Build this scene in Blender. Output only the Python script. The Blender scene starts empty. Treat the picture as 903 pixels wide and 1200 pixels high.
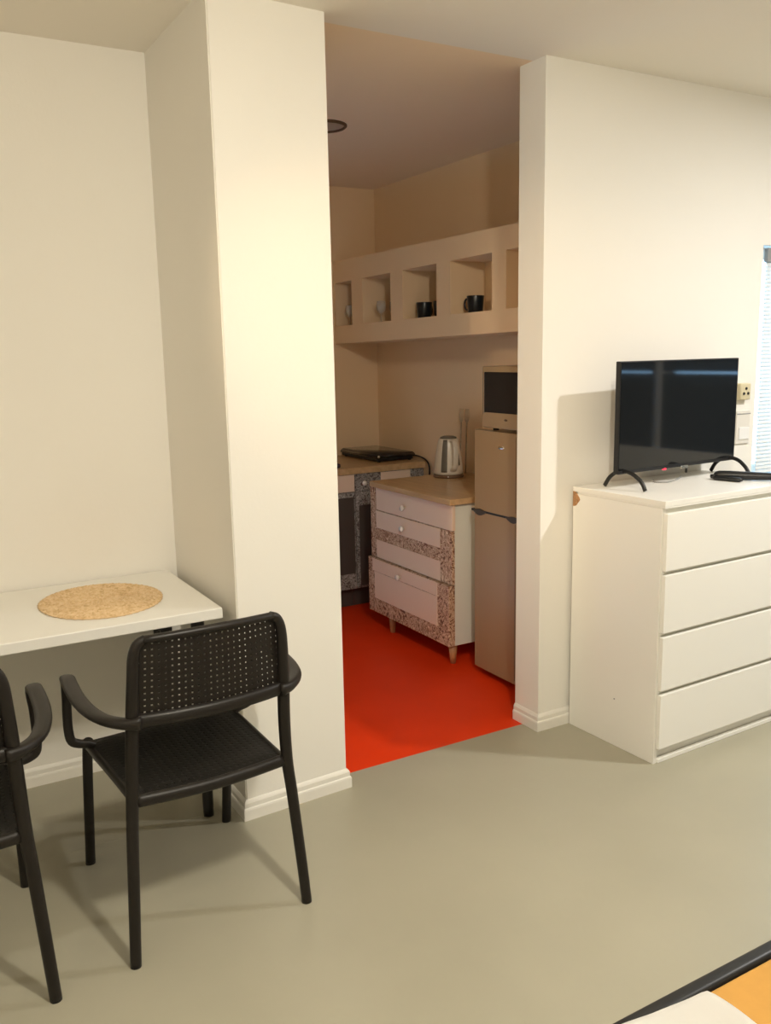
import bpy, bmesh, math, random
from math import sin, cos, pi, radians, sqrt
from mathutils import Vector, Matrix
random.seed(7)
SC = bpy.context.scene
COL = SC.collection

# ------------------------------------------------------------------ materials
def nt(name):
    m = bpy.data.materials.new(name); m.use_nodes = True
    t = m.node_tree; b = t.nodes['Principled BSDF']
    return m, t, b

def mat(name, col, rough=.6, metal=0, spec=.5, var=0, vscale=4, bump=0, bscale=60, coat=0, emit=None, estr=0, trans=0, ior=1.45, alpha=1):
    m, t, b = nt(name)
    b.inputs['Base Color'].default_value = (*col, 1)
    b.inputs['Roughness'].default_value = rough
    b.inputs['Metallic'].default_value = metal
    b.inputs['Specular IOR Level'].default_value = spec
    b.inputs['Coat Weight'].default_value = coat
    b.inputs['Transmission Weight'].default_value = trans
    b.inputs['IOR'].default_value = ior
    b.inputs['Alpha'].default_value = alpha
    if emit:
        b.inputs['Emission Color'].default_value = (*emit, 1); b.inputs['Emission Strength'].default_value = estr
    tc = t.nodes.new('ShaderNodeTexCoord')
    if var:
        n = t.nodes.new('ShaderNodeTexNoise'); n.inputs['Scale'].default_value = vscale; n.inputs['Detail'].default_value = 5
        r = t.nodes.new('ShaderNodeValToRGB')
        r.color_ramp.elements[0].position = .3; r.color_ramp.elements[1].position = .7
        r.color_ramp.elements[0].color = (*[c*(1-var) for c in col], 1); r.color_ramp.elements[1].color = (*[min(1, c*(1+var)) for c in col], 1)
        t.links.new(tc.outputs['Object'], n.inputs['Vector']); t.links.new(n.outputs['Fac'], r.inputs['Fac']); t.links.new(r.outputs['Color'], b.inputs['Base Color'])
    if bump:
        n = t.nodes.new('ShaderNodeTexNoise'); n.inputs['Scale'].default_value = bscale; n.inputs['Detail'].default_value = 3
        bp = t.nodes.new('ShaderNodeBump'); bp.inputs['Strength'].default_value = bump; bp.inputs['Distance'].default_value = .002
        t.links.new(tc.outputs['Object'], n.inputs['Vector']); t.links.new(n.outputs['Fac'], bp.inputs['Height']); t.links.new(bp.outputs['Normal'], b.inputs['Normal'])
    return m

def pattern_mat(name, cols, scale, stops, dist=2.0, rough=.55):
    m, t, b = nt(name)
    tc = t.nodes.new('ShaderNodeTexCoord'); n = t.nodes.new('ShaderNodeTexNoise'); r = t.nodes.new('ShaderNodeValToRGB')
    n.inputs['Scale'].default_value = scale; n.inputs['Detail'].default_value = 2; n.inputs['Distortion'].default_value = dist
    cr = r.color_ramp; cr.interpolation = 'LINEAR'
    while len(cr.elements) < len(cols): cr.elements.new(.5)
    for e, c, s in zip(cr.elements, cols, stops): e.position = s; e.color = (*c, 1)
    t.links.new(tc.outputs['Object'], n.inputs['Vector']); t.links.new(n.outputs['Fac'], r.inputs['Fac']); t.links.new(r.outputs['Color'], b.inputs['Base Color'])
    b.inputs['Roughness'].default_value = rough
    return m

def wood_mat(name, c1, c2, scale=6, stretch=(1, .08, 1), rough=.45):
    m, t, b = nt(name)
    tc = t.nodes.new('ShaderNodeTexCoord'); mp = t.nodes.new('ShaderNodeMapping'); n = t.nodes.new('ShaderNodeTexNoise'); r = t.nodes.new('ShaderNodeValToRGB')
    mp.inputs['Scale'].default_value = stretch; n.inputs['Scale'].default_value = scale*6; n.inputs['Detail'].default_value = 6
    r.color_ramp.elements[0].color = (*c1, 1); r.color_ramp.elements[1].color = (*c2, 1)
    r.color_ramp.elements[0].position = .35; r.color_ramp.elements[1].position = .65
    t.links.new(tc.outputs['Object'], mp.inputs['Vector']); t.links.new(mp.outputs['Vector'], n.inputs['Vector']); t.links.new(n.outputs['Fac'], r.inputs['Fac']); t.links.new(r.outputs['Color'], b.inputs['Base Color'])
    b.inputs['Roughness'].default_value = rough
    return m

M = {}
M['wall'] = mat('wall_paint', (.87, .84, .775), .85, var=.012, vscale=1.5, bump=.12, bscale=90)
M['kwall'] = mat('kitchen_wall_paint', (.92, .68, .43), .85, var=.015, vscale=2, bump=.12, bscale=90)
M['ceil'] = mat('ceiling_paint', (.90, .85, .76), .9, var=.01, vscale=1)
M['kceil'] = mat('kitchen_ceiling_warm_light', (.95, .76, .54), .9)  # room ceiling paint with the kitchen's warm bounce light put into the colour
M['trim'] = mat('baseboard_paint', (.85, .82, .75), .4, bump=.08, bscale=30)
M['floor'] = mat('grey_floor_coating', (.385, .36, .272), .33, var=.05, vscale=2.2, bump=.05, bscale=40, spec=.45)
M['red'] = mat('red_floor_coating', (.80, .045, .005), .45, var=.05, vscale=3, spec=.25)
M['white'] = mat('white_foil', (.88, .86, .80), .38, bump=.02)
M['tabletop'] = mat('white_table_foil', (.84, .82, .76), .35)
M['chair'] = mat('dark_brown_plastic', (.011, .0085, .0068), .42, spec=.42, bump=.1, bscale=300)
M['black'] = mat('black_metal', (.012, .012, .012), .4)
M['gloss'] = mat('black_gloss', (.010, .010, .012), .12, coat=.5)
M['screen'] = mat('television_glass', (.010, .010, .010), .045, spec=.6)
M['blackplast'] = mat('black_plastic', (.012, .012, .013), .35)
M['chrome'] = mat('brushed_chrome', (.75, .74, .70), .25, metal=1)
M['knob'] = mat('white_ceramic_knob', (.82, .76, .68), .2, coat=.5)
M['redknob'] = mat('reddish_knob_edge', (.6, .12, .09), .3)
M['print'] = pattern_mat('floral_print_foil', [(.14, .06, .035), (.34, .16, .08), (.78, .60, .42), (.36, .17, .09), (.84, .66, .48)], 25, [.34, .44, .50, .56, .66], 3.0)
M['printgrey'] = pattern_mat('grey_floral_print', [(.10, .085, .08), (.16, .13, .12), (.52, .48, .43), (.14, .12, .11), (.50, .46, .42)], 28, [.34, .45, .50, .55, .66], 3.0)
M['darkpanel'] = mat('dark_door_panel', (.085, .065, .055), .3)
M['drawerwhite'] = mat('drawer_white', (.85, .65, .50), .45, bump=.03)
M['sidewhite'] = mat('cabinet_side_white', (.80, .79, .70), .45)
M['worktop'] = wood_mat('oak_worktop', (.52, .33, .16), (.64, .42, .22), 5, (1, .1, 1), .3)
M['legwood'] = wood_mat('stained_leg_wood', (.42, .20, .08), (.55, .28, .12), 5, (1, 1, .1), .4)
M['fridge'] = mat('champagne_fridge_enamel', (.34, .225, .12), .38, spec=.5, var=.015)
M['mw'] = mat('champagne_microwave_plastic', (.36, .25, .14), .38)
M['kettle'] = mat('cream_kettle_plastic', (.84, .76, .64), .28, coat=.3)
M['kettlegrey'] = mat('smoky_grey_plastic', (.16, .14, .11), .25)
M['kettlebase'] = mat('brown_base_plastic', (.20, .12, .07), .35)
M['mug'] = mat('black_mug_glaze', (.010, .014, .017), .28)
M['straw'] = pattern_mat('straw_weave', [(.58, .38, .18), (.70, .48, .25), (.78, .57, .33), (.84, .64, .40)], 60, [.3, .42, .55, .7], 1.0, .8)
M['sheet'] = mat('mustard_sheet', (.50, .26, .055), .85, var=.04, vscale=20, bump=.2, bscale=200)
M['duvet'] = mat('white_duvet_cotton', (.95, .94, .90), .9, bump=.25, bscale=30)
M['socket'] = mat('beige_socket_plastic', (.66, .58, .38), .4)
M['switch'] = mat('white_switch_plastic', (.78, .74, .67), .4)
M['blind'] = mat('white_blind_slat', (.86, .85, .83), .45)
def translucent(name, col, w):
    m, t, b = nt(name); b.inputs['Base Color'].default_value = (*col, 1); b.inputs['Roughness'].default_value = .5
    tr = t.nodes.new('ShaderNodeBsdfTranslucent'); tr.inputs['Color'].default_value = (*col, 1)
    mx = t.nodes.new('ShaderNodeMixShader'); mx.inputs[0].default_value = w
    t.links.new(b.outputs[0], mx.inputs[1]); t.links.new(tr.outputs[0], mx.inputs[2]); t.links.new(mx.outputs[0], t.nodes['Material Output'].inputs['Surface'])
    return m
M['slat'] = translucent('white_translucent_slat', (.88, .87, .84), .28)
M['navyblind'] = mat('dark_blind_slat', (.05, .10, .15), .5)
M['chip'] = mat('bare_chipboard', (.42, .22, .10), .9, var=.3, vscale=150)
M['led'] = mat('red_led', (.8, .02, .05), .3, emit=(1, .05, .1), estr=1.2)
M['ring'] = mat('bronze_lamp_ring', (.10, .055, .03), .5)
M['lampglass'] = mat('unlit_lamp_glass', (.45, .38, .30), .4)
M['gripdark'] = mat('dark_grip_plastic', (.05, .04, .03), .4)
M['utensil'] = wood_mat('utensil_wood', (.50, .36, .22), (.60, .45, .30), 6)
M['greyplast'] = mat('grey_plastic', (.30, .30, .29), .4)

def glass_mat():
    m, t, b = nt('clear_glass')
    b.inputs['Base Color'].default_value = (.93, .95, .93, 1); b.inputs['Roughness'].default_value = .02
    b.inputs['Transmission Weight'].default_value = 1; b.inputs['IOR'].default_value = 1.45
    return m
def thin_glass():
    m, t, b = nt('thin_clear_glass')
    b.inputs['Base Color'].default_value = (.80, .80, .76, 1); b.inputs['Roughness'].default_value = .06; b.inputs['Alpha'].default_value = .22
    b.inputs['Specular IOR Level'].default_value = 1
    return m
M['thin'] = thin_glass()
M['thinpane'] = mat('window_pane_glass', (.9, .95, .95), .02, alpha=.06)
M['glass'] = glass_mat()

# ------------------------------------------------------------------ mesh helpers
def link(name, bm, m, parent=None, smooth=False, loc=None):
    me = bpy.data.meshes.new(name)
    bmesh.ops.recalc_face_normals(bm, faces=bm.faces)
    bm.to_mesh(me); bm.free()
    mats = m if isinstance(m, (list, tuple)) else [m]
    for x in mats: me.materials.append(x)
    if smooth:
        for p in me.polygons: p.use_smooth = True
    o = bpy.data.objects.new(name, me); COL.objects.link(o)
    if parent: o.parent = parent
    if loc: o.location = loc
    return o

def thing(name, label, cat, loc=(0, 0, 0), rz=0, group=None):
    o = bpy.data.objects.new(name, None); COL.objects.link(o)
    o.location = loc; o.rotation_euler = (0, 0, rz); o.empty_display_size = .05
    return tag(o, label, cat, group)
def tag(o, label, cat, group=None):
    o['label'] = label; o['category'] = cat
    if group: o['group'] = group
    return o
def struct(o):
    o['kind'] = 'structure'; return o

def box(bm, x0, x1, y0, y1, z0, z1, bev=0, mi=0, seg=2):
    r = bmesh.ops.create_cube(bm, size=1)
    vs = r['verts']
    for v in vs:
        v.co = Vector(((x0+x1)/2+v.co.x*(x1-x0), (y0+y1)/2+v.co.y*(y1-y0), (z0+z1)/2+v.co.z*(z1-z0)))
    fs = set(f for v in vs for f in v.link_faces)
    for f in fs: f.material_index = mi
    if bev:
        es = set(e for v in vs for e in v.link_edges)
        rr = bmesh.ops.bevel(bm, geom=list(es), offset=bev, segments=seg, profile=.5, affect='EDGES', clamp_overlap=True)
        for f in rr['faces']: f.material_index = mi
    return bm
def B(*a, **k):
    bm = bmesh.new(); box(bm, *a, **k); return bm

def hexa(bm, P):   # 8 points: bottom 4 (ccw) then top 4
    vs = [bm.verts.new(p) for p in P]
    for f in ((0, 3, 2, 1), (4, 5, 6, 7), (0, 1, 5, 4), (1, 2, 6, 5), (2, 3, 7, 6), (3, 0, 4, 7)):
        bm.faces.new([vs[i] for i in f])

def smoothpath(pts, n=6):
    P = [Vector(p) for p in pts]; out = []
    for i in range(len(P)-1):
        p0 = P[max(i-1, 0)]; p1 = P[i]; p2 = P[i+1]; p3 = P[min(i+2, len(P)-1)]
        for k in range(n):
            t = k/n
            out.append(.5*((2*p1)+(-p0+p2)*t+(2*p0-5*p1+4*p2-p3)*t*t+(-p0+3*p1-3*p2+p3)*t**3))
    out.append(P[-1]); return out

def sweep(bm, pts, ra, rb=None, up=(0, 0, 1), n=12, cap=True, sq=1.0):
    """elliptical section: ra across (side), rb along the 'up' normal; numbers or lists"""
    P = [Vector(p) for p in pts]; N = len(P)
    if rb is None: rb = ra
    A = ra if isinstance(ra, (list, tuple)) else [ra]*N
    Bv = rb if isinstance(rb, (list, tuple)) else [rb]*N
    up = Vector(up); rings = []; prev = None
    for i in range(N):
        t = (P[min(i+1, N-1)]-P[max(i-1, 0)]).normalized()
        if prev is None:
            s = t.cross(up)
            if s.length < 1e-4: s = t.cross(Vector((1, 0, 0)))
        else:
            s = prev-t*prev.dot(t)
        s.normalize(); prev = s; u = s.cross(t).normalized()
        ring = []
        for k in range(n):
            a = 2*pi*k/n; c = cos(a); d = sin(a)
            c = math.copysign(abs(c)**sq, c); d = math.copysign(abs(d)**sq, d)
            ring.append(bm.verts.new(P[i]+s*A[i]*c+u*Bv[i]*d))
        rings.append(ring)
    for i in range(N-1):
        for k in range(n):
            bm.faces.new((rings[i][k], rings[i][(k+1) % n], rings[i+1][(k+1) % n], rings[i+1][k]))
    if cap:
        bm.faces.new(rings[0][::-1]); bm.faces.new(rings[-1])
    return bm

def lathe(bm, prof, c=(0, 0, 0), n=28, mi=0, closed=False):
    rings = []
    for r, z in prof:
        if r < 1e-5: rings.append([bm.verts.new((c[0], c[1], c[2]+z))])
        else: rings.append([bm.verts.new((c[0]+r*cos(2*pi*k/n), c[1]+r*sin(2*pi*k/n), c[2]+z)) for k in range(n)])
    fs = []
    for a, b in zip(rings[:-1], rings[1:]):
        for k in range(n):
            k2 = (k+1) % n
            if len(a) == 1 and len(b) == 1: continue
            if len(a) == 1: fs.append(bm.faces.new((a[0], b[k], b[k2])))
            elif len(b) == 1: fs.append(bm.faces.new((a[k], a[k2], b[0])))
            else: fs.append(bm.faces.new((a[k], a[k2], b[k2], b[k])))
    for f in fs: f.material_index = mi
    return bm
def L(prof, **k):
    bm = bmesh.new(); lathe(bm, prof, **k); return bm
def xf(bm, mtx):
    bmesh.ops.transform(bm, matrix=mtx, verts=bm.verts); return bm

def tri_prism_sweep(path, prof, name, m, right=True):
    """extrude a profile (offset, z) along an XY polyline; offset to the right-hand side; mitred"""
    bm = bmesh.new(); P = [Vector((p[0], p[1])) for p in path]; rings = []
    for i, p in enumerate(P):
        def nrm(a, b):
            d = (b-a).normalized(); return Vector((d.y, -d.x))
        if i == 0: n = nrm(P[0], P[1])
        elif i == len(P)-1: n = nrm(P[-2], P[-1])
        else:
            n1 = nrm(P[i-1], p); n2 = nrm(p, P[i+1]); n = (n1+n2)/(1+n1.dot(n2))
        rings.append([bm.verts.new((p.x+n.x*o, p.y+n.y*o, z)) for o, z in prof])
    k = len(prof)
    for a, b in zip(rings[:-1], rings[1:]):
        for j in range(k):
            bm.faces.new((a[j], a[(j+1) % k], b[(j+1) % k], b[j]))
    bm.faces.new(rings[0]); bm.faces.new(rings[-1][::-1])
    return struct(link(name, bm, m))

# ------------------------------------------------------------------ camera
F, YAW, PITCH, ROLL, CH = 1034.73, .5229, .1798, -.0193, 1.5407
f = Vector((sin(YAW)*cos(PITCH), cos(YAW)*cos(PITCH), -sin(PITCH)))
r0 = Vector((cos(YAW), -sin(YAW), 0)); u0 = r0.cross(f)
r = r0*cos(ROLL)+u0*sin(ROLL); u = -r0*sin(ROLL)+u0*cos(ROLL)
cam_d = bpy.data.cameras.new('camera'); cam = bpy.data.objects.new('camera', cam_d); COL.objects.link(cam)
mw = Matrix((( r.x, u.x, -f.x, 0), (r.y, u.y, -f.y, 0), (r.z, u.z, -f.z, CH), (0, 0, 0, 1)))
cam.matrix_world = mw
cam_d.sensor_fit = 'HORIZONTAL'; cam_d.sensor_width = 36; cam_d.lens = 36*F/903; cam_d.clip_start = .02
SC.camera = cam

# ------------------------------------------------------------------ room shell
HC = 2.575
YA = 2.645          # front wall plane with the opening
YB = 3.26           # alcove back wall
XL, XR, YBK = -1.5, 5.2, -2.6
KX, KY, KXL = 2.972, 5.225, .95
PX0, PX1 = .950, 1.340   # pillar
JX = 2.225; JT = .148    # jamb
YT = 2.727               # threshold between grey and red floor

struct(link('floor', B(XL-.1, XR+.1, YBK-.1, YT, -.08, 0), M['floor']))
bm = B(XL-.1, PX1-.2, YT+.0005, YB+.02, -.08, 0)
struct(link('floor_alcove', bm, M['floor']))
struct(link('floor_kitchen', B(PX1-.15, KX+.1, YT, KY+.1, -.08, 0), M['red']))
struct(link('ceiling', B(XL-.1, XR+.1, YBK-.1, YA+JT/2, HC, HC+.1), M['ceil']))
struct(link('ceiling_alcove', B(XL-.1, KXL, YA+JT/2, YB+.1, HC, HC+.1), M['ceil']))
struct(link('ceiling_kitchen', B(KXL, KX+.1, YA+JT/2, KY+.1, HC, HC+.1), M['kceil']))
bm = B(XL-.1, PX0+.02, YB, YB+.1, 0, HC)
struct(link('wall_alcove', bm, M['wall']))
# pillar / partition between alcove and kitchen (front face very slightly out of square)
bm = bmesh.new()
hexa(bm, [(PX0, 2.620, 0), (PX1, 2.641, 0), (PX1, YB+.1, 0), (PX0, YB+.1, 0), (PX0, 2.620, HC), (PX1, 2.641, HC), (PX1, YB+.1, HC), (PX0, YB+.1, HC)])
es = [e for e in bm.edges if abs((e.verts[0].co-e.verts[1].co).z) > 1 and e.verts[0].co.y < 3]
bmesh.ops.bevel(bm, geom=es, offset=.004, segments=3, affect='EDGES')
struct(link('wall_pillar', bm, M['wall']))
# right front wall with window opening
W1 = (3.468, 4.75, .93, 1.97)
bm = bmesh.new()
box(bm, JX, W1[0], YA, YA+JT, 0, HC); box(bm, W1[1], XR+.1, YA, YA+JT, 0, HC)
box(bm, W1[0], W1[1], YA, YA+JT, 0, W1[2]); box(bm, W1[0], W1[1], YA, YA+JT, W1[3], HC)
struct(link('wall_front', bm, M['wall']))
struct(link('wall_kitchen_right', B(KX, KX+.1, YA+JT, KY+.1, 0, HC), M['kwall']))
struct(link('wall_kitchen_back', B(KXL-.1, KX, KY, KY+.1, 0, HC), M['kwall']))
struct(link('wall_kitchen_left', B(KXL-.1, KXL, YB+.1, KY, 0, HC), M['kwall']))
struct(link('wall_left', B(XL-.1, XL, YBK-.1, YB, 0, HC), M['wall']))
struct(link('wall_back', B(XL, XR+.1, YBK-.1, YBK, 0, HC), M['wall']))
# right wall with a two-light window
W2 = (-.62, 1.32, .80, 2.15)
bm = bmesh.new()
box(bm, XR, XR+.15, YBK, W2[0], 0, HC); box(bm, XR, XR+.15, W2[1], YA, 0, HC)
box(bm, XR, XR+.15, W2[0], W2[1], 0, W2[2]); box(bm, XR, XR+.15, W2[0], W2[1], W2[3], HC)
struct(link('wall_right', bm, M['wall']))

# baseboards
PR = [(0, 0), (.014, 0), (.014, .034), (.0125, .040), (.009, .043), (.009, .058), (.006, .064), (.003, .068), (0, .070)]
tri_prism_sweep([(XL+.0, YB), (PX0, YB), (PX0, 2.620), (PX1, 2.641), (PX1, 2.730)], PR, 'baseboard_pillar', M['trim'])
tri_prism_sweep([(JX, 2.792), (JX, YA), (XR, YA)], PR, 'baseboard_front', M['trim'])
tri_prism_sweep([(XR, YA-.02), (XR, YBK)], PR, 'baseboard_right', M['trim'])
tri_prism_sweep([(XL, YBK), (XL, YB-.02)], PR, 'baseboard_left', M['trim'])

# windows
def window(name, horiz, a0, a1, z0, z1, plane, mull, out=1):
    """frame + panes; horiz='x' spans x at y=plane, 'y' spans y at x=plane"""
    bm = bmesh.new()
    def bb(p0, p1, q0, q1, t0=0, t1=.05, **k):
        if horiz == 'x': box(bm, p0, p1, plane+t0, plane+t1, q0, q1, **k)
        else: box(bm, plane+t0, plane+t1, p0, p1, q0, q1, **k)
    w = .05
    bb(a0, a0+w, z0, z1, bev=.004); bb(a1-w, a1, z0, z1, bev=.004)
    bb(a0+w, a1-w, z0, z0+w, bev=.004); bb(a0+w, a1-w, z1-w, z1, bev=.004)
    for m0, m1 in mull: bb(m0, m1, z0+w, z1-w, bev=.004)
    fr = struct(link(name, bm, M['trim']))
    bm = bmesh.new()
    bb(a0+w, a1-w, z0+w, z1-w, .02, .026)
    link('pane', bm, M['thinpane'], fr)
    return fr
window('window_1', 'x', W1[0], W1[1], W1[2], W1[3], YA+.09, [(4.08, 4.13)])
window('window_2', 'y', W2[0], W2[1], W2[2], W2[3], XR+.09, [(.47, .66)])

# venetian blind in window 1
bt = thing('venetian_blind', 'white venetian blind of closed horizontal slats in the window right of the television', 'window blind', (3.508, YA+.014, W1[3]-.04))
link('headrail', B(0, 1.2, -.011, .011, -.03, .03, bev=.003), M['greyplast'], bt)
bm = bmesh.new(); nsl = 54
for i in range(nsl):
    z = -.04-i*.0175
    rr = bmesh.ops.create_cube(bm, size=1)
    bmesh.ops.transform(bm, matrix=Matrix.Translation((.6, 0, z)) @ Matrix.Rotation(radians(62), 4, 'X') @ Matrix.Diagonal((1.19, .022, .0009, 1)), verts=rr['verts'])
link('slats', bm, M['slat'], bt)
link('bottom_rail', B(.005, 1.195, -.012, .012, -.04-nsl*.0175-.012, -.04-nsl*.0175, bev=.002), M['blind'], bt)
# dark blind in window 2 (its glow shows in the television)
bt = thing('roller_blind', 'dark slatted blind lowered over the side window with a bright gap', 'window blind', (XR+.04, 0, 0))
for (ya, yb) in ((W2[0]+.001, .525), (.605, W2[1]-.001)):
    bm = bmesh.new()
    z = W2[3]-.03
    while z > W2[2]+.004:
        if not (1.335 < z < 1.358):
            rr = bmesh.ops.create_cube(bm, size=1)
            ang = min(88, 60+(z-1.358)*150) if z > 1.36 else min(90, 72+(1.335-z)*260)
            bmesh.ops.transform(bm, matrix=Matrix.Translation((0, (ya+yb)/2, z)) @ Matrix.Rotation(radians(-ang), 4, 'Y') @ Matrix.Diagonal((.028, yb-ya, .001, 1)), verts=rr['verts'])
        z -= .024 if z > 1.37 else .0225
    link('slats', bm, M['navyblind'], bt)
link('headrail', B(-.02, .02, W2[0]+.01, W2[1]-.01, W2[3]-.03, W2[3]-.002), M['greyplast'], bt)

# ------------------------------------------------------------------ wall electrics
t = thing('wall_socket', 'beige surface socket with dark holes on the wall behind the television right edge', 'socket', (3.365, YA, 1.335))
link('housing', B(-.034, .034, -.030, 0, -.037, .037, bev=.006), M['socket'], t, True)
for hx, hz in ((-.014, -.008), (.014, -.008), (0, .014)):
    bm = L([(0, 0), (.0062, 0), (.0062, .003), (0, .003)], n=12); xf(bm, Matrix.Translation((hx, -.030, hz)) @ Matrix.Rotation(pi/2, 4, 'X'))
    link('contact_hole', bm, M['black'], t)
t = thing('wall_switch', 'flat pale switch plate low on the wall just under the beige socket', 'switch', (3.385, YA, 1.165))
link('plate', B(-.045, .045, -.009, 0, -.065, .085, bev=.003), M['switch'], t)
link('rocker', B(-.03, .036, -.014, -.009, -.045, .01, bev=.002), M['blind'], t)
link('seam', B(-.045, .045, -.0105, -.009, .068, .072), M['greyplast'], t)

# ceiling ring lamp in the kitchen
t = thing('ceiling_lamp', 'round recessed lamp with a thin dark ring in the kitchen ceiling', 'ceiling lamp', (1.945, 3.885, HC))
link('ring', L([(.098, 0), (.112, 0), (.112, -.006), (.105, -.012), (.098, -.006), (.098, 0)], n=40), M['ring'], t, True)
link('diffuser', L([(0, -.003), (.0975, -.003), (.0975, -.0005), (0, -.0005)], n=40), M['lampglass'], t)

# ------------------------------------------------------------------ dresser
DA = .0274
dr = thing('dresser', 'white four-drawer chest with a chipped back corner against the wall', 'dresser', (2.390, 2.165, 0), DA)
DW, DD, DH = .80, .463, 1.0
bm = bmesh.new()
def side(bm, x0, x1):
    box(bm, x0, x1, .014, DD, 0, .973, bev=.0012, seg=1)
    return bm
link('side_panel', side(bmesh.new(), 0, .020), M['white'], dr)
link('side_panel', side(bmesh.new(), DW-.020, DW), M['white'], dr)
bm = bmesh.new()   # top with the back left corner broken off
pts = [(-.001, 0), (DW+.001, 0), (DW+.001, DD), (.026, DD), (.020, DD-.008), (.010, DD-.013), (.006, DD-.024), (-.001, DD-.030)]
lo = [bm.verts.new((x, y, .974)) for x, y in pts]; hi = [bm.verts.new((x, y, .980)) for x, y in pts]
n = len(pts)
bm.faces.new(lo[::-1]); bm.faces.new(hi)
for i in range(n): bm.faces.new((lo[i], lo[(i+1) % n], hi[(i+1) % n], hi[i]))
box(bm, -.001, DW+.001, 0, DD, .9802, 1.0, bev=.0015, seg=2)
link('top', bm, M['white'], dr)
# chip: ragged brown wedge on the upper back corner of the side
bm = bmesh.new(); vs = []
for i in range(13):
    a = pi*i/12
    vs.append(bm.verts.new((-.0016, DD-.001-.034*sin(a)*(1+.12*sin(5*a)), .952+.030*cos(a))))
c2 = [bm.verts.new((v.co.x+.0014, v.co.y, v.co.z)) for v in vs]
bm.faces.new(vs); bm.faces.new(c2[::-1])
for i in range(13): bm.faces.new((vs[i], vs[(i+1) % 13], c2[(i+1) % 13], c2[i]))
link('chipped_corner', bm, M['chip'], dr)['label'] = 'bare brown chipboard chip'
link('back_panel', B(.021, DW-.021, DD-.005, DD, .02, .972), M['white'], dr)
link('plinth', B(.0205, DW-.0205, .030, .044, .002, .055), M['white'], dr)
link('foot_rail', B(.0205, DW-.0205, .010, .026, .001, .016, bev=.001), M['white'], dr)
link('inner_frame', B(.0205, DW-.0205, .0165, .030, .056, .9725), M['sidewhite'], dr)
for z0, z1 in ((.744, .955), (.512, .729), (.291, .496), (.062, .274)):
    d = link('drawer', B(.0085, DW-.0085, -.004, .0135, z0, z1, bev=.002), M['white'], dr)
    link('drawer_box', B(.03, DW-.03, .0305, .42, z0+.01, z1-.03), M['sidewhite'], d)
bm = L([(0, 0), (.003, 0), (.0035, .001), (0, .0012)], n=10); xf(bm, Matrix.Translation((-.0, .215, .192)) @ Matrix.Rotation(-pi/2, 4, 'Y'))
link('screw_cap', bm, M['greyplast'], dr)

# ------------------------------------------------------------------ television
tvx0, tvy0, tvx1, tvy1 = 2.449, 2.463, 3.166, 2.503
TA = math.atan2(tvy1-tvy0, tvx1-tvx0)
tv = thing('television', 'flat black television on arched feet standing on the white chest', 'television', ((tvx0+tvx1)/2, (tvy0+tvy1)/2, 1.0), TA)
hw = .359
link('screen', B(-hw+.006, hw-.006, -.0012, .004, .072, .482), M['screen'], tv)
link('bezel', B(-hw, hw, 0, .022, .058, .487, bev=.003), M['blackplast'], tv)
link('rear_housing', B(-hw+.05, hw-.05, .021, .060, .075, .36, bev=.012), M['blackplast'], tv, True)
link('lower_bezel', B(-hw+.001, hw-.001, -.0025, .003, .058, .071, bev=.001), M['blackplast'], tv)
for s in (-1, 1):
    bm = bmesh.new()
    x = s*.325
    pts = smoothpath([(x-.004*s, -.105, .004), (x-.004*s, -.085, .035), (x, -.045, .062), (x, .0, .070), (x, .035, .062), (x+.002*s, .068, .038), (x+.004*s, .090, .004)], 5)
    sweep(bm, pts, .008, .0055, up=(1, 0, 0), n=10, sq=.7)
    link('foot', bm, M['black'], tv, True)
link('sensor', B(-.095, -.080, -.004, .006, .053, .060, bev=.001), M['led'], tv)['label'] = 'glowing red standby light'
link('badge', B(.010, .052, -.0045, .002, .050, .062, bev=.001), M['chrome'], tv)
link('receiver', B(.044, .050, -.004, .004, .030, .051, bev=.001), M['black'], tv)
cb = bmesh.new()
sweep(cb, smoothpath([(2.72, 2.535, 1.0035), (2.70, 2.50, 1.0035), (2.735, 2.475, 1.0035), (2.79, 2.49, 1.0035), (2.85, 2.52, 1.0035), (2.90, 2.55, 1.0035)], 6), .003, n=8)
tag(link('power_cable', cb, M['greyplast'], smooth=True), 'thin grey cable lying on the chest under the television', 'cable')

# ------------------------------------------------------------------ black appliance on dresser
t = thing('hand_appliance', 'black rod-shaped appliance with a short lower arm lying right of the television', 'appliance', (2.965, 2.425, 1.0))
d = Vector((.15, -.20, 0)).normalized()
bm = bmesh.new()
pts = [Vector((-.010, .005, .019))+d*s for s in (0, .006, .02, .06, .10, .16, .22, .25)]
sweep(bm, pts, [.007, .015, .019, .0195, .0185, .0175, .016, .012], [.006, .013, .0175, .0185, .0175, .0165, .015, .011], n=16)
link('long_arm', bm, M['blackplast'], t, True)
d2 = Vector((.035, -.135, 0)).normalized()
bm = bmesh.new()
pts = [Vector((-.028, -.006, .010))+d2*s for s in (0, .006, .03, .07, .11, .122)]
sweep(bm, pts, [.005, .011, .013, .013, .012, .006], [.005, .0085, .0098, .0098, .009, .005], n=14)
link('short_arm', bm, M['blackplast'], t, True)
bm = L([(0, -.003), (.010, -.003), (.012, .004), (.010, .012), (0, .012)], n=16)
link('hinge', xf(bm, Matrix.Translation((-.018, .002, .009))), M['gloss'], t, True)

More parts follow.
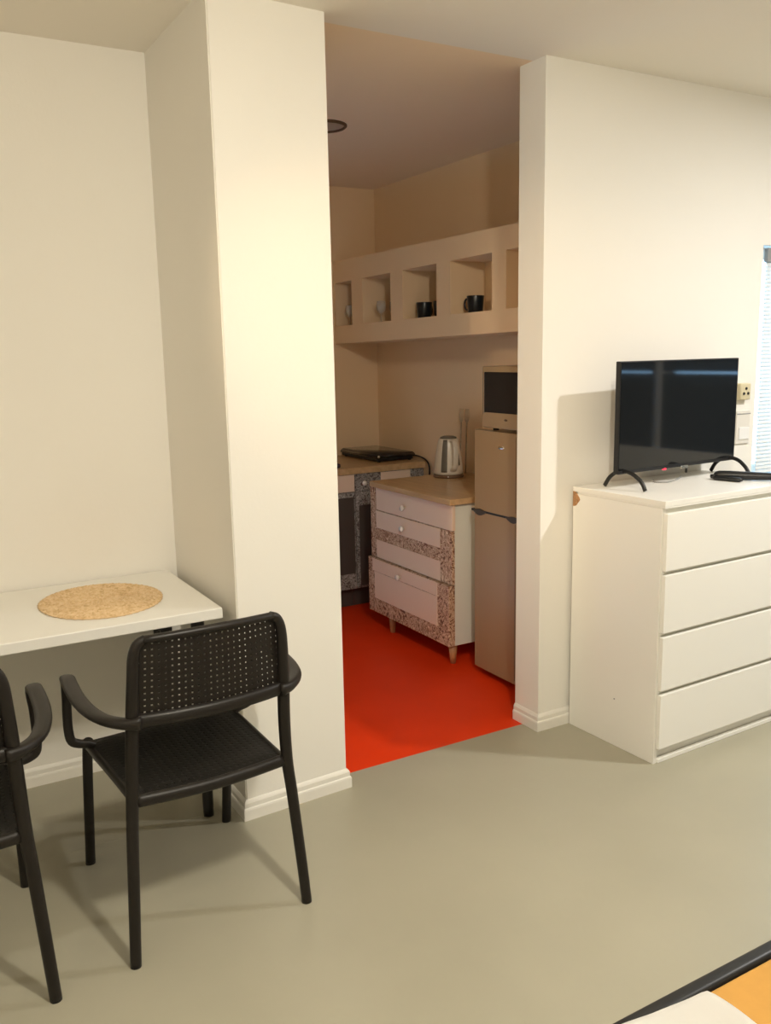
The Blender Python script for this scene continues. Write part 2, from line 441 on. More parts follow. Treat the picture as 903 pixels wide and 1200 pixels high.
# ------------------------------------------------------------------ table
tb = thing('dining_table', 'white laminate table pushed into the alcove behind the black chairs', 'table', (.91, 3.25, 0), 0)
TL = 1.50
link('tabletop', B(-TL, 0, -.61, 0, .705, .740, bev=.003), M['tabletop'], tb)
for x, y in ((-.062, -.535), (-.062, -.06), (-TL+.06, -.535), (-TL+.06, -.06)):
    bm = L([(0, .0), (.017, 0), (.018, .03), (.021, .40), (.022, .690), (.022, .700), (.0, .7005)], n=20, c=(x, y, 0))
    lg = link('leg', bm, M['black'], tb, True)
    link('mounting_plate', B(x-.04, x+.04, y-.04, y+.04, .7005, .7045, bev=.001), M['black'], lg)
# wall brackets seen under the top edge
for x in (-.175,):
    bm = bmesh.new(); box(bm, x-.018, x+.018, -.575, -.25, .680, .7045, bev=.002)
    link('support_bar', bm, M['black'], tb)

# placemat: coiled straw braid
bm = bmesh.new(); NR, NS = 44, 150
rx, ry = .198, .222
c0 = bm.verts.new((0, 0, .006)); prev = None
for i in range(1, NR+1):
    rr = i/NR; ring = []
    for k in range(NS):
        a = 2*pi*k/NS
        ph = (i-k/NS)*2*pi/4
        z = 0.0055+.0026*cos(ph)+.0016*sin(k*2*pi*round(6+rr*50)/NS+ph*2)
        q = rr*(1+.004*sin(a*3+1)+.003*sin(7*a))
        if i == NR: z = .003; q *= 1+.008*sin(k*2*pi*50/NS)
        ring.append(bm.verts.new((rx*q*cos(a), ry*q*sin(a), z)))
    for k in range(NS):
        if prev: bm.faces.new((prev[k], ring[k], ring[(k+1) % NS], prev[(k+1) % NS]))
        else: bm.faces.new((c0, ring[k], ring[(k+1) % NS]))
    prev = ring
low = [bm.verts.new((v.co.x*.99, v.co.y*.99, .0003)) for v in prev]
for k in range(NS): bm.faces.new((prev[k], low[k], low[(k+1) % NS], prev[(k+1) % NS]))
bm.faces.new(low)
tag(link('placemat', bm, M['straw'], smooth=True, loc=(.597, 2.945, .7402)), 'round woven straw placemat lying on the white table', 'placemat')

# ------------------------------------------------------------------ chair
def make_chair():
    t = thing('armchair', 'black plastic armchair with perforated back, whole and nearest the pillar', 'chair', (.682, 2.089, 0), radians(2.0), 'perforated plastic armchairs at the table')
    SZ = .445
    # seat: slightly dished slab with rounded edges
    bm = bmesh.new(); nx, ny = 16, 16; g = {}
    for i in range(nx+1):
        for j in range(ny+1):
            uu = i/nx*2-1; v = j/ny
            hwid = .203+.016*v
            x = uu*hwid; y = .034+.446*v
            if v == 1 or True:
                y -= .012*uu**4*(v > .9)
            dish = -.012*(1-uu*uu)*(4*v*(1-v))**.7
            roll = -.018*max(0, (v-.82)/.18)**2-.010*max(0, (.1-v)/.1)**2-.006*max(0, (abs(uu)-.88)/.12)**2
            g[i, j] = bm.verts.new((x, y, SZ+dish+roll))
    for i in range(nx):
        for j in range(ny): bm.faces.new((g[i, j], g[i+1, j], g[i+1, j+1], g[i, j+1]))
    ret = bmesh.ops.solidify(bm, geom=bm.faces[:], thickness=.010)
    st = link('seat', bm, M['seatplast'], t, True)
    # seat rim rails
    bm = bmesh.new()
    sweep(bm, smoothpath([(-.205, .035, SZ-.014), (-.10, .030, SZ-.019), (0, .028, SZ-.021), (.10, .030, SZ-.019), (.205, .035, SZ-.014)], 5), .013, .017, n=12)
    link('rear_rail', bm, M['chair'], t, True)
    for s in (-1, 1):
        bm = bmesh.new()
        sweep(bm, smoothpath([(s*.208, .040, SZ-.016), (s*.213, .20, SZ-.016), (s*.220, .36, SZ-.018), (s*.221, .455, SZ-.022)], 5), .010, .014, n=12)
        link('side_rail', bm, M['chair'], t, True)
    bm = bmesh.new()
    sweep(bm, smoothpath([(-.218, .462, SZ-.024), (0, .474, SZ-.026), (.218, .462, SZ-.024)], 6), .010, .014, n=12)
    link('front_rail', bm, M['chair'], t, True)
    # rear legs run up to the top corners of the back
    for s in (-1, 1):
        pts = smoothpath([(s*.2455, .003, 0), (s*.238, .010, .12), (s*.224, .026, .33), (s*.216, .033, .43), (s*.210, .028, .55), (s*.205, .012, .68), (s*.201, .002, .76), (s*.197, -.002, .82), (s*.186, -.004, .852), (s*.165, -.006, .864)], 5)
        k = len(pts)
        ra = [.0145+.0025*min(1, i/(k*.45)) if i < k*.5 else .017-.005*min(1, (i-k*.5)/(k*.5)) for i in range(k)]
        bm = bmesh.new(); sweep(bm, pts, ra, [x*.95 for x in ra], up=(0, 1, 0), n=14)
        lg = link('leg', bm, M['chair'], t, True)
        link('glide', L([(0, -.0005), (.013, -.0005), (.014, .006), (.0, .006)], n=14, c=(s*.2455, .003, .0006)), M['black'], lg)
    # front legs
    for s in (-1, 1):
        bm = bmesh.new()
        pts = smoothpath([(s*.2235, .550, 0), (s*.2225, .530, .12), (s*.221, .500, .30), (s*.220, .478, .40), (s*.219, .462, .436)], 5)
        sweep(bm, pts, .0150, .0140, up=(0, 1, 0), n=14)
        lg = link('leg', bm, M['chair'], t, True)
        link('glide', L([(0, -.0005), (.013, -.0005), (.014, .006), (.0, .006)], n=14, c=(s*.2235, .550, .0006)), M['black'], lg)
    # backrest: top rail, bottom rail, perforated panel
    def by(z, uu): return (.012 - .018*(z-.66)/.2) - .030*(1-uu*uu)
    bm = bmesh.new()
    pts = [(uu*.17, by(.866, uu*.8)+.008, .864+.004*(1-uu*uu)) for uu in [i/10-1 for i in range(21)]]
    sweep(bm, pts, .0115, .0105, n=12); link('top_rail', bm, M['chair'], t, True)
    bm = bmesh.new()
    pts = [(uu*.207, by(.66, uu)+.004, .652) for uu in [i/10-1 for i in range(21)]]
    sweep(bm, pts, .014, .019, n=12, sq=.85); link('lower_rail', bm, M['chair'], t, True)
    NC, NRW = 24, 12
    xs = []; W = .192
    # columns: alternating solid/hole cells
    edges = [-1.0]
    hole = .30; pit = 2/(NC+.0)
    for c in range(NC):
        cen = -1+pit*(c+.5); edges += [cen-pit*hole/2, cen+pit*hole/2]
    edges.append(1.0)
    zs = [.664]; H0, H1 = .664, .860; pz = (H1-H0)/NRW
    for r_ in range(NRW):
        cen = H0+pz*(r_+.5); zs += [cen-pz*.15, cen+pz*.15]
    zs.append(H1)
    bm = bmesh.new(); g = {}
    for i, uu in enumerate(edges):
        for j, z in enumerate(zs):
            fz = (z-H0)/(H1-H0)
            g[i, j] = bm.verts.new((uu*(W+.008-.010*fz), by(z, uu)+.006, z))
    for i in range(len(edges)-1):
        for j in range(len(zs)-1):
            if i % 2 == 1 and j % 2 == 1: continue
            # rounded top corners
            uu = (edges[i]+edges[i+1])/2; fz = ((zs[j]+zs[j+1])/2-H0)/(H1-H0)
            if abs(uu) > .93 and fz > .93: continue
            bm.faces.new((g[i, j], g[i+1, j], g[i+1, j+1], g[i, j+1]))
    loose = [v for v in bm.verts if not v.link_faces]
    bmesh.ops.delete(bm, geom=loose, context='VERTS')
    bmesh.ops.solidify(bm, geom=bm.faces[:], thickness=.004)
    link('backrest', bm, M['chair'], t)
    # arms: flat band sweeping out from the lower back rail, forward, down and in to the seat
    for s in (-1, 1):
        P = [(.190, -.006, .652), (.225, .014, .653), (.262, .060, .656), (.283, .130, .661), (.290, .210, .667), (.288, .290, .673), (.284, .345, .676), (.281, .378, .668), (.279, .392, .645), (.281, .399, .600), (.283, .402, .540), (.282, .404, .500), (.276, .404, .472), (.256, .404, .459), (.232, .404, .453), (.216, .406, .444)]
        pts = smoothpath([(s*a, b, c) for a, b, c in P], 4)
        k = len(pts); ra = []; rb = []
        for i in range(k):
            q = i/(k-1)*15
            wv = .012+.009*min(1, q/2.5) if q < 6 else (.021-.008*min(1, (q-6)/3) if q < 12 else .013-.002*min(1, (q-12)/3))
            ra.append(wv); rb.append(.0105 if q > 2.5 else .017-.0026*q)
        bm = bmesh.new(); sweep(bm, pts, ra, rb, up=(0, 0, 1), n=14, sq=.8)
        link('armrest', bm, M['chair'], t, True)
    return t

def perforated_plastic():
    m, t, b = nt('dimpled_dark_plastic')
    b.inputs['Base Color'].default_value = (.007, .0055, .0045, 1); b.inputs['Roughness'].default_value = .42
    tc = t.nodes.new('ShaderNodeTexCoord'); mp = t.nodes.new('ShaderNodeMapping'); mp.inputs['Scale'].default_value = (1, 1, 0)
    v = t.nodes.new('ShaderNodeTexVoronoi'); v.inputs['Scale'].default_value = 50; v.inputs['Randomness'].default_value = 0
    r = t.nodes.new('ShaderNodeValToRGB'); r.color_ramp.elements[0].position = .16; r.color_ramp.elements[1].position = .24
    bp = t.nodes.new('ShaderNodeBump'); bp.inputs['Strength'].default_value = .8; bp.inputs['Distance'].default_value = .003
    t.links.new(tc.outputs['Object'], mp.inputs['Vector']); t.links.new(mp.outputs['Vector'], v.inputs['Vector']); t.links.new(v.outputs['Distance'], r.inputs['Fac'])
    t.links.new(r.outputs['Color'], bp.inputs['Height']); t.links.new(bp.outputs['Normal'], b.inputs['Normal'])
    return m
M['seatplast'] = perforated_plastic()
ch = make_chair()
def copy_tree(o, parent=None):
    c = o.copy(); COL.objects.link(c)
    if parent: c.parent = parent
    for k in [x for x in bpy.data.objects if x.parent == o]: copy_tree(k, c)
    return c
bpy.context.view_layer.update()
c2 = copy_tree(ch)
c2.location = (-.007, 2.077, 0); c2.rotation_euler = (0, 0, radians(-3.4))
c2['label'] = 'black plastic armchair cut off by the left edge of the photo'

# ------------------------------------------------------------------ bed (bottom right)
bd = thing('bed', 'black-framed single bed at the bottom right corner', 'bed', (.45, .10, 0))
BL, BW = 2.05, .915
bm = bmesh.new()
box(bm, 0, BL, BW-.034, BW, .27, .350, bev=.010, seg=3)
link('side_rail', bm, M['black'], bd, True)
link('side_rail', B(0, BL, 0, .032, .28, .350, bev=.010, seg=3), M['black'], bd, True)
link('end_rail', B(0, .03, .033, BW-.033, .28, .350, bev=.010, seg=3), M['black'], bd, True)
link('end_rail', B(BL-.03, BL, .033, BW-.033, .28, .350, bev=.010, seg=3), M['black'], bd, True)
for x in (.025, BL-.025):
    for y in (.02, BW-.02):
        link('leg', L([(0, 0), (.016, 0), (.018, .279), (0, .2795)], n=16, c=(x, y, 0)), M['black'], bd, True)
mt = link('mattress', B(.036, BL-.036, .038, BW-.038, .26, .352, bev=.012, seg=4), M['sheet'], bd, True)
mt['label'] = 'mattress in a mustard yellow sheet'
# duvet folded back over the left part of the bed
bm = bmesh.new(); nx, ny = 52, 52; g = {}
x0, x1 = .50, 1.222; y0, y1 = .15, .985
for i in range(nx+1):
    for j in range(ny+1):
        a = i/nx; b_ = j/ny
        ex = min(1, min(a, 1-a)*26); ey = min(1, min(b_, 1-b_)*26)
        h = .360+.022*sqrt(max(0, 1-(1-ex)**2))*sqrt(max(0, 1-(1-ey)**2))+.005*sin(a*14+b_*5)+.003*sin(b_*23-a*7)
        g[i, j] = bm.verts.new((x0+(x1-x0)*a+.008*sin(b_*9)+.03*(1-b_)*(a), y0+(y1-y0)*b_+(.014-.028*a**4)*b_, h if ex > 0 and ey > 0 else .3565))
for i in range(nx):
    for j in range(ny): bm.faces.new((g[i, j], g[i+1, j], g[i+1, j+1], g[i, j+1]))
bmesh.ops.solidify(bm, geom=bm.faces[:], thickness=.004)
tag(link('duvet', bm, M['duvet'], smooth=True), 'white duvet spread on the mustard sheet of the bed', 'duvet')

# ------------------------------------------------------------------ kitchen: drawer cabinet
kc = thing('drawer_cabinet', 'floral print kitchen drawer cabinet on wooden legs standing under the kettle', 'cabinet', (2.355, 3.45, 0))
CW = .80   # along +y
link('carcass', B(.018, .60, .002, CW-.002, .102, .808, bev=.001), M['sidewhite'], kc)
link('worktop', B(-.022, .606, -.018, CW-.03, .811, .840, bev=.003), M['worktop'], kc)
for x, y in ((.03, .04), (.03, CW-.17), (.56, .04), (.56, CW-.17)):
    link('leg', L([(0, 0), (.014, 0), (.023, .101), (0, .1015)], n=18, c=(x, y, 0)), M['legwood'], kc, True)
def knob(parent, x, y, z, m=None, ax='x'):
    bm = L([(0, .0), (.006, 0), (.006, .010), (.014, .014), (.0165, .019), (.013, .025), (0, .028)], n=18)
    R_ = Matrix.Rotation(-pi/2, 4, 'Y') if ax == 'x' else Matrix.Rotation(pi/2, 4, 'X')
    xf(bm, Matrix.Translation((x, y, z)) @ R_)
    return link('knob', bm, m or M['knob'], parent, True)
# trim column at far left in print
link('side_column', B(0, .017, CW-.062, CW, .414, .808, bev=.001), M['print'], kc)
d1 = link('drawer', B(-.001, .017, -.006, CW-.064, .683, .807, bev=.0015), M['drawerwhite'], kc); knob(d1, -.001, .432, .735)
d2 = link('drawer', B(0, .017, 0, CW-.064, .414, .680, bev=.0015), M['print'], kc)
link('panel', B(-.004, -.0003, .100, CW-.066, .583, .679, bev=.001), M['drawerwhite'], d2)['label'] = 'plain white strip'
link('panel', B(-.004, -.0003, .100, CW-.066, .415, .515, bev=.001), M['drawerwhite'], d2)['label'] = 'plain white strip'
kb = knob(d2, -.0043, .436, .625); kb['label'] = 'white knob with a red side'
bm = L([(0, 0), (.0172, 0), (.0172, .006), (0, .006)], n=18); xf(bm, Matrix.Translation((-.021, .448, .625)) @ Matrix.Rotation(-pi/2, 4, 'Y'))
bm.free()
d3 = link('drawer', B(-.020, .016, 0, CW+.004, .102, .410, bev=.0015), M['print'], kc)
link('panel', B(-.0245, -.0203, .100, CW-.070, .186, .338, bev=.001), M['drawerwhite'], d3)['label'] = 'plain white panel'
link('panel', B(-.0245, -.0203, .100, CW-.050, .341, .409, bev=.001), M['drawerwhite'], d3)['label'] = 'plain white panel'
knob(d3, -.0248, .450, .362)

# ------------------------------------------------------------------ kitchen: far base units and worktop
YF = 4.60
wt = link('worktop', B(1.46, 2.935, YF-.015, KY-.004, .828, .866, bev=.003), M['worktop'])
tag(wt, 'wood worktop along the far kitchen wall carrying the black hob', 'worktop')
def base_unit(x0, x1, label, narrow=False):
    t = thing('base_cabinet', label, 'cabinet', (x0, YF, 0))
    w = x1-x0
    link('carcass', B(.001, w-.001, .020, .60, .125, .826, bev=.001), M['sidewhite'], t)
    link('plinth', B(.001, w-.001, .07, .085, .001, .1245), M['darkpanel'], t)
    return t, w
t, w = base_unit(1.50, 2.445, 'dark-panelled base cabinet framed in grey floral print, cut by the pillar edge')
d = link('drawer', B(.002, w-.002, 0, .018, .722, .825, bev=.001), M['drawerwhite'], t)
d = link('door', B(.002, w-.002, 0, .018, .126, .719, bev=.001), M['printgrey'], t)
link('panel', B(.06, w-.010, -.003, -.0003, .222, .689, bev=.001), M['darkpanel'], d)['label'] = 'dark brown inset panel'
t, w = base_unit(2.447, 2.933, 'far corner base cabinet with a white knob, behind the drawer cabinet')
d = link('drawer', B(.001, w-.001, 0, .018, .722, .825, bev=.001), M['printgrey'], t)
link('panel', B(.175, .385, -.003, -.0003, .726, .824, bev=.001), M['drawerwhite'], d)['label'] = 'white panel'
knob(d, .055, -.0005, .770, ax='y')
d = link('door', B(.001, w-.001, 0, .018, .126, .719, bev=.001), M['printgrey'], t)
link('panel', B(.022, w-.08, -.003, -.0003, .140, .635, bev=.001), M['darkpanel'], d)['label'] = 'dark brown inset panel'

# portable hob
hb = thing('electric_hob', 'flat glossy black portable hob on the far worktop', 'hob', (2.655, 4.70, .866))
link('body', B(.012, .27, .012, .49, .006, .026, bev=.004), M['blackplast'], hb)
bm = bmesh.new()
hexa(bm, [(0, 0, .027), (.285, 0, .027), (.285, .505, .027), (0, .505, .027), (.012, .012, .052), (.278, .012, .052), (.278, .49, .052), (.012, .49, .052)])
bmesh.ops.bevel(bm, geom=bm.edges[:], offset=.006, segments=3, affect='EDGES')
link('glass_top', bm, M['gloss'], hb, True)
bm = L([(0, 0), (.009, 0), (.008, .006), (0, .008)], n=14)
xf(bm, Matrix.Translation((.012, -.002, .036)) @ Matrix.Rotation(pi/2, 4, 'X')); link('control_knob', bm, M['chrome'], hb, True)
for x, y in ((.03, .03), (.255, .03), (.03, .46), (.255, .46)):
    link('foot', L([(0, 0), (.010, 0), (.010, .0055), (0, .0058)], n=12, c=(x, y, 0)), M['black'], hb)
bm = bmesh.new()
sweep(bm, smoothpath([(2.935, 4.755, .885), (2.950, 4.73, .890), (2.957, 4.68, .885), (2.958, 4.62, .872), (2.957, 4.578, .84), (2.956, 4.572, .76), (2.958, 4.575, .55), (2.958, 4.60, .20), (2.955, 4.62, .006)], 6), .005, n=8)
tag(link('power_cable', bm, M['black'], smooth=True), 'black cable dropping from the hob over the worktop end', 'cable')
bm = bmesh.new()
box(bm, 2.30, 2.375, 4.64, 4.74, .8662, .889, bev=.006, seg=3); box(bm, 2.31, 2.365, 4.65, 4.73, .889, .892, bev=.001)
tag(link('sponge', bm, mat('dark_sponge', (.05, .03, .05), .9, bump=.4, bscale=150)), 'small dark sponge on the far worktop left of the hob', 'sponge')

# ------------------------------------------------------------------ fridge
fg = thing('fridge', 'beige two-door fridge behind the right door jamb', 'fridge', (2.395, 2.895, 0))
FW = .455
link('cabinet', B(.05, .565, .004, FW-.004, .032, 1.170, bev=.006), M['fridge'], fg)
def door_bm(z0, z1):
    bm = bmesh.new(); N = 18; hi = []; lo = []
    prof = []
    for i in range(N+1):
        q = i/N; y = q*FW; e = abs(2*q-1)
        x = .006*e*e+.020*max(0, (e-.93)/.07)**2
        prof.append((x, y))
    prof += [(.048, FW-.001), (.048, .001)]
    # vertical crease
    lo = [bm.verts.new((x, y, z0)) for x, y in prof]; hi = [bm.verts.new((x, y, z1)) for x, y in prof]
    n = len(prof)
    bm.faces.new(lo); bm.faces.new(hi[::-1])
    for i in range(n): bm.faces.new((lo[i], lo[(i+1) % n], hi[(i+1) % n], hi[i]))
    return bm
dt = link('door', door_bm(.808, 1.178), M['fridge'], fg)
dl = link('door', door_bm(.040, .798), M['fridge'], fg)
for par, z0, z1 in ((dt, .83, 1.165), (dl, .055, .78)):
    link('crease', B(-.0006, .004, .118, .1215, z0, z1), mat('door_crease', (.22, .16, .10), .6), par)
# leaf-shaped grips on the split line
for cy in (.385, .135):
    bm = bmesh.new()
    for sgn in (1, -1):
        top = []; 
        for i in range(13):
            q = i/12; yy = cy-.055+.11*q; hh = .022*sin(pi*q)**1.2*(1 if sgn > 0 else .9)
            top.append((yy, .803+sgn*hh if sgn < 0 else .803+hh*.45))
        vs = [bm.verts.new((-.0035, yy, zz)) for yy, zz in top]
        ws = [bm.verts.new((.010, yy, zz)) for yy, zz in top]
        for i in range(12):
            bm.faces.new((vs[i], vs[i+1], ws[i+1], ws[i]))
        if sgn > 0: up_ = vs
        else: dn_ = vs
    for i in range(12):
        try: bm.faces.new((up_[i], up_[i+1], dn_[i+1], dn_[i]))
        except ValueError: pass
    bmesh.ops.remove_doubles(bm, verts=bm.verts, dist=1e-5)
    link('handle', bm, M['gripdark'], dl if cy > .3 else dt)
link('gasket', B(.0, .047, .006, FW-.006, .7985, .8075), M['black'], fg)
bm = L([(0, 0), (.022, 0), (.018, .003), (0, .005)], n=24); xf(bm, Matrix.Translation((.001, .225, 1.110)) @ Matrix.Rotation(-pi/2, 4, 'Y') @ Matrix.Diagonal((.42, 1, 1, 1)))
link('badge', bm, M['chrome'], dt, True)
for x, y in ((.08, .04), (.08, FW-.04), (.52, .04), (.52, FW-.04)):
    link('foot', L([(0, 0), (.018, 0), (.018, .031), (0, .0315)], n=14, c=(x, y, 0)), M['black'], fg)

# microwave
mwv = thing('microwave', 'beige microwave with a black door window on top of the fridge', 'microwave', (2.405, 2.845, 1.178))
MW = .430
link('housing', B(.028, .36, .0, MW, .012, .290, bev=.008), M['mw'], mwv, True)
dd = link('door', B(.0, .027, .095, MW, .014, .290, bev=.007, seg=3), M['mw'], mwv, True)
link('window', B(-.003, .0003, .112, MW-.022, .084, .264, bev=.002), M['gloss'], dd)
link('highlight_strip', B(-.0035, .0003, MW-.020, MW-.013, .078, .262, bev=.001), M['chrome'], dd)  # bright strip put in as the highlight along the door glass
link('control_panel', B(.0, .027, 0, .094, .014, .290, bev=.006), M['mw'], mwv, True)
bm = L([(0, 0), (.013, 0), (.011, .002), (0, .003)], n=20); xf(bm, Matrix.Translation((.0005, .255, .055)) @ Matrix.Rotation(-pi/2, 4, 'Y') @ Matrix.Diagonal((.4, 1, 1, 1)))
link('badge', bm, M['ring'], dd, True)
for x, y in ((.05, .04), (.05, MW-.04), (.33, .04), (.33, MW-.04)):
    link('foot', L([(0, 0), (.014, 0), (.014, .012), (0, .0122)], n=14, c=(x, y, 0)), M['black'], mwv)

# ------------------------------------------------------------------ kettle
kt = thing('kettle', 'cream electric kettle standing on the wood-topped drawer cabinet', 'kettle', (2.775, 4.095, .840), 0)
va = math.atan2(-4.095, -2.775)      # towards the viewer's side of the room
kt.rotation_euler = (0, 0, va)
link('base', L([(0, 0), (.084, 0), (.086, .006), (.082, .018), (0, .018)], n=36), M['kettlebase'], kt, True)
link('body', L([(0, .019), (.080, .019), (.082, .030), (.078, .075), (.070, .135), (.060, .190), (.054, .212), (.050, .216), (0, .216)], n=40), M['kettle'], kt, True)
link('lid', L([(0, .2165), (.047, .2165), (.045, .224), (.030, .230), (0, .232)], n=30), M['kettlegrey'], kt, True)
# smoky level window: curved strip hugging the body
def strip(a0, a1, z0, z1, off):
    bm = bmesh.new(); prof = [(.030, .082), (.075, .078), (.135, .070), (.190, .060), (.214, .053)]
    def rad(z):
        for (za, ra), (zb, rb) in zip(prof[:-1], prof[1:]):
            if z <= zb: return ra+(rb-ra)*(z-za)/(zb-za)
        return prof[-1][1]
    NA, NZ = 6, 14; g = {}
    for i in range(NA+1):
        for j in range(NZ+1):
            z = z0+(z1-z0)*j/NZ; a = a0+(a1-a0)*i/NA
            for k_, o_ in enumerate((0, off)):
                rr = rad(z)+o_
                g[i, j, k_] = bm.verts.new((rr*cos(a), rr*sin(a), z))
    for i in range(NA):
        for j in range(NZ):
            bm.faces.new((g[i, j, 1], g[i+1, j, 1], g[i+1, j+1, 1], g[i, j+1, 1]))
            bm.faces.new((g[i, j, 0], g[i, j+1, 0], g[i+1, j+1, 0], g[i+1, j, 0]))
    for j in range(NZ):
        bm.faces.new((g[0, j, 0], g[0, j, 1], g[0, j+1, 1], g[0, j+1, 0])); bm.faces.new((g[NA, j, 0], g[NA, j+1, 0], g[NA, j+1, 1], g[NA, j, 1]))
    for i in range(NA):
        bm.faces.new((g[i, 0, 0], g[i+1, 0, 0], g[i+1, 0, 1], g[i, 0, 1])); bm.faces.new((g[i, NZ, 0], g[i, NZ, 1], g[i+1, NZ, 1], g[i+1, NZ, 0]))
    return bm
link('level_window', strip(-.52, -.10, .034, .212, .0022), M['kettlegrey'], kt, True)
link('level_window', strip(.78, .92, .070, .165, .0022), M['kettlegrey'], kt, True)
bm = bmesh.new()
pts = smoothpath([(.052, .022, .205), (.085, .034, .200), (.108, .040, .165), (.112, .040, .110), (.100, .034, .060), (.074, .022, .045)], 5)
sweep(bm, pts, .016, .009, up=(0, 0, 1), n=12, sq=.8); link('handle', bm, M['kettle'], kt, True)
bm = bmesh.new()
hexa(bm, [(-.045, -.02, .175), (-.045, .02, .175), (-.085, .006, .212), (-.085, -.006, .212), (-.040, -.022, .214), (-.040, .022, .214), (-.088, .007, .2165), (-.088, -.007, .2165)])
link('spout', bm, M['kettle'], kt)
bm = L([(0, 0), (.004, 0), (.004, .003), (0, .0035)], n=12); xf(bm, Matrix.Translation((.0838, -.002, .010)) @ Matrix.Rotation(pi/2, 4, 'Y'))
link('indicator', bm, M['knob'], kt)

# cooking utensils standing against the wall behind the kettle
def utensil(x, y, label, yaw):
    t = thing('cooking_utensil', label, 'utensil', (x, y, .8405), yaw)
    bm = bmesh.new()
    sweep(bm, [(0, 0, 0), (.004, 0, .15), (.010, 0, .29)], .0045, .0035, up=(0, 1, 0), n=8)
    link('handle', bm, M['utensil'], t, True)
    bm = bmesh.new()
    for k in (-1, -.33, .33, 1):
        sweep(bm, smoothpath([(.010, 0, .287), (.010, k*.013, .302), (.012, k*.017, .325), (.013, k*.015, .368)], 4), .0026, .0022, up=(0, 1, 0), n=8)
    link('head', bm, M['utensil'], t, True)
utensil(2.930, 4.205, 'wooden fork-headed utensil standing behind the kettle, left one of the two', 0)
utensil(2.930, 4.150, 'wooden fork-headed utensil standing behind the kettle, right one of the two', 0)

# ------------------------------------------------------------------ niche shelf
SX0, SX1 = 2.660, KX-.001
def zb(y): return 1.6215-(y-3.32)*.0135        # outer bottom
def zt(y): return 2.1115
def nb(y): return 1.7285-(y-3.54)*.0135        # niche floor
def nt_(y): return 1.9990-(y-3.54)*.0135       # niche ceiling
NICHE = [(3.070, 3.431), (3.543, 3.900), (4.028, 4.375), (4.508, 4.845), (4.985, 5.205)]
YS0, YS1 = 2.80, KY-.001
bm = bmesh.new()
def slab(y0, y1, fa, fb, x0=SX0, x1=SX1):
    hexa(bm, [(x0, y0, fa(y0)), (x1, y0, fa(y0)), (x1, y1, fa(y1)), (x0, y1, fa(y1)), (x0, y0, fb(y0)), (x1, y0, fb(y0)), (x1, y1, fb(y1)), (x0, y1, fb(y1))])
slab(YS0, YS1, zb, nb); slab(YS0, YS1, nt_, zt)
prevy = YS0
for a, b_ in NICHE+[(YS1, None)]:
    slab(prevy, a, nb, nt_)
    if b_ is None: break
    slab(a, b_, nb, nt_, x0=SX0+.225)
    prevy = b_
ns = link('niche_shelf', bm, M['kwall'])
tag(ns, 'long boxed wall shelf with square niches high on the kitchen wall', 'shelf')

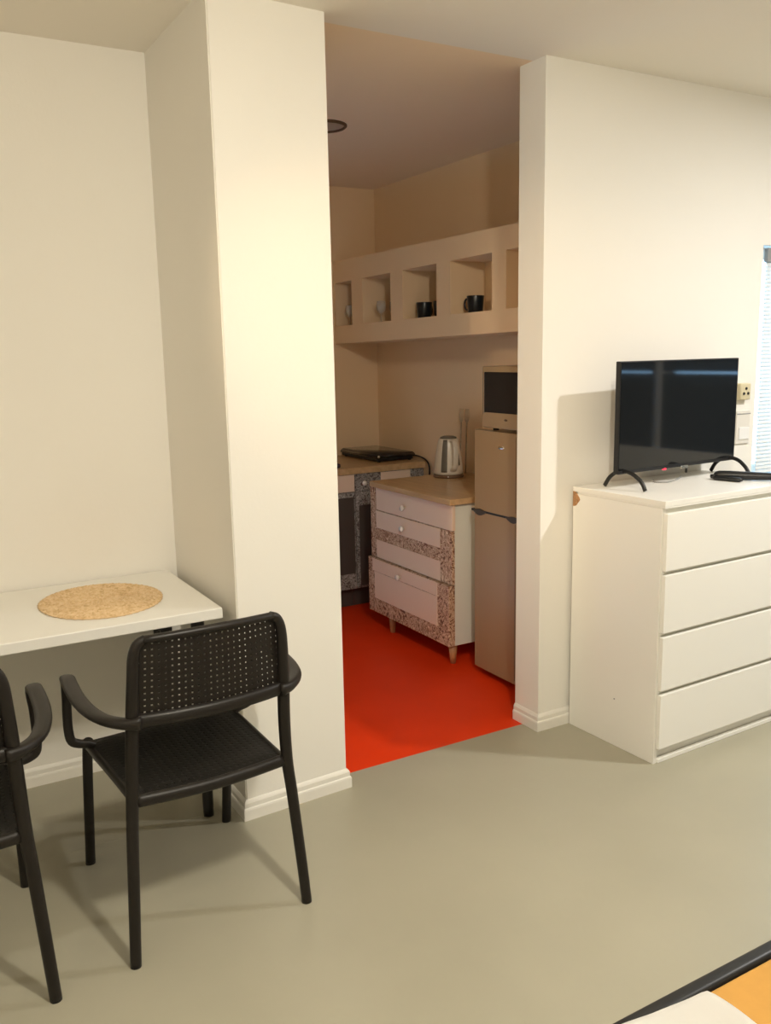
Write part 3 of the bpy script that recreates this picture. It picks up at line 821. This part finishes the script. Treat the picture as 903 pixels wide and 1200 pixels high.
def mug(x, y, label, ha):
    t = thing('mug', label, 'mug', (x, y, nb(y)+.0005), ha, 'black mugs in the shelf niches')
    link('cup', L([(0, .0), (.036, 0), (.038, .004), (.045, .086), (.0445, .088), (.042, .087), (.035, .006), (0, .005)], n=28), M['mug'], t, True)
    bm = bmesh.new()
    sweep(bm, smoothpath([(.041, 0, .070), (.060, 0, .072), (.068, 0, .048), (.060, 0, .022), (.038, 0, .020)], 5), .006, .004, up=(0, 1, 0), n=8)
    link('handle', bm, M['mug'], t, True)
mug(2.745, 3.795, 'black mug standing alone in the middle of the widest visible niche', 1.9)
mug(2.795, 3.645, 'black mug mostly hidden behind the post of the widest visible niche', 1.2)
mug(2.740, 4.275, 'black mug in the third niche, left one of the pair', .3)
mug(2.775, 4.155, 'black mug in the third niche, right one of the pair', 1.4)
def glass(x, y, h, r_, label, stem=True):
    if stem:
        prof = [(0, 0), (r_*.85, 0), (r_*.8, .003), (.004, .008), (.0035, h*.36), (.010, h*.42), (r_*.85, h*.56), (r_, h*.72), (r_*.85, h), (r_*.80, h), (r_*.93, h*.72), (r_*.78, h*.58), (.006, h*.45), (0, h*.44)]
    else:
        prof = [(0, 0), (r_*.8, 0), (r_*.84, .005), (r_, h), (r_*.95, h), (r_*.79, .010), (0, .008)]
    bm = L(prof, n=24)
    tag(link('drinking_glass', bm, M['thin'], smooth=True, loc=(x, y, nb(y)+.0005)), label, 'glass', 'clear glasses in the shelf niches')
glass(2.72, 4.725, .125, .030, 'clear stemmed glass at the front of the second niche from the left')
glass(2.79, 4.690, .120, .030, 'clear stemmed glass behind the front glass of the second niche')
glass(2.76, 4.610, .105, .030, 'clear tumbler at the right side of the second niche', False)
glass(2.715, 5.115, .125, .030, 'clear stemmed glass in the leftmost niche beside the pillar edge')
glass(2.785, 5.055, .125, .030, 'clear stemmed glass at the right of the leftmost niche')

# ------------------------------------------------------------------ lights
def lamp(name, loc, w, col, dia=.12):
    l = bpy.data.lights.new(name, 'AREA'); l.energy = w; l.color = col; l.shape = 'DISK'; l.size = dia
    o = bpy.data.objects.new(name, l); COL.objects.link(o); o.location = loc; return o
def bulb(name, loc, w, col, rad=.05):
    l = bpy.data.lights.new(name, 'POINT'); l.energy = w; l.color = col; l.shadow_soft_size = rad
    o = bpy.data.objects.new(name, l); COL.objects.link(o); o.location = loc; return o
lamp('lamp_main', (.87, .58, 2.56), 20, (1, .97, .88))
bulb('lamp_main_bulb', (.87, .58, 2.40), 60, (1, .92, .76))
lamp('lamp_right', (3.55, 1.12, 2.56), 47, (1, .99, .97))
bulb('fill_left', (-1.0, .60, 2.25), 11, (1, .84, .64))  # unseen fill light added to lift the faces turned left
l = bpy.data.lights.new('lamp_spot', 'SPOT'); l.energy = 120; l.color = (1, .72, .44); l.shadow_soft_size = .035; l.spot_size = radians(35); l.spot_blend = 1
o = bpy.data.objects.new('lamp_spot', l); COL.objects.link(o); o.location = (-.45, 1.18, 2.42)
o.rotation_euler = (Vector((2.47, 2.98, 1.22))-Vector(o.location)).to_track_quat('-Z', 'Y').to_euler()

w = bpy.data.worlds.new('world'); SC.world = w; w.use_nodes = True
bg = w.node_tree.nodes['Background']; bg.inputs['Color'].default_value = (.36, .66, 1, 1); bg.inputs['Strength'].default_value = 5.5

SC.view_settings.view_transform = 'Standard'; SC.view_settings.look = 'None'
SC.view_settings.exposure = 0; SC.view_settings.gamma = 1; SC.view_settings.use_curve_mapping = False
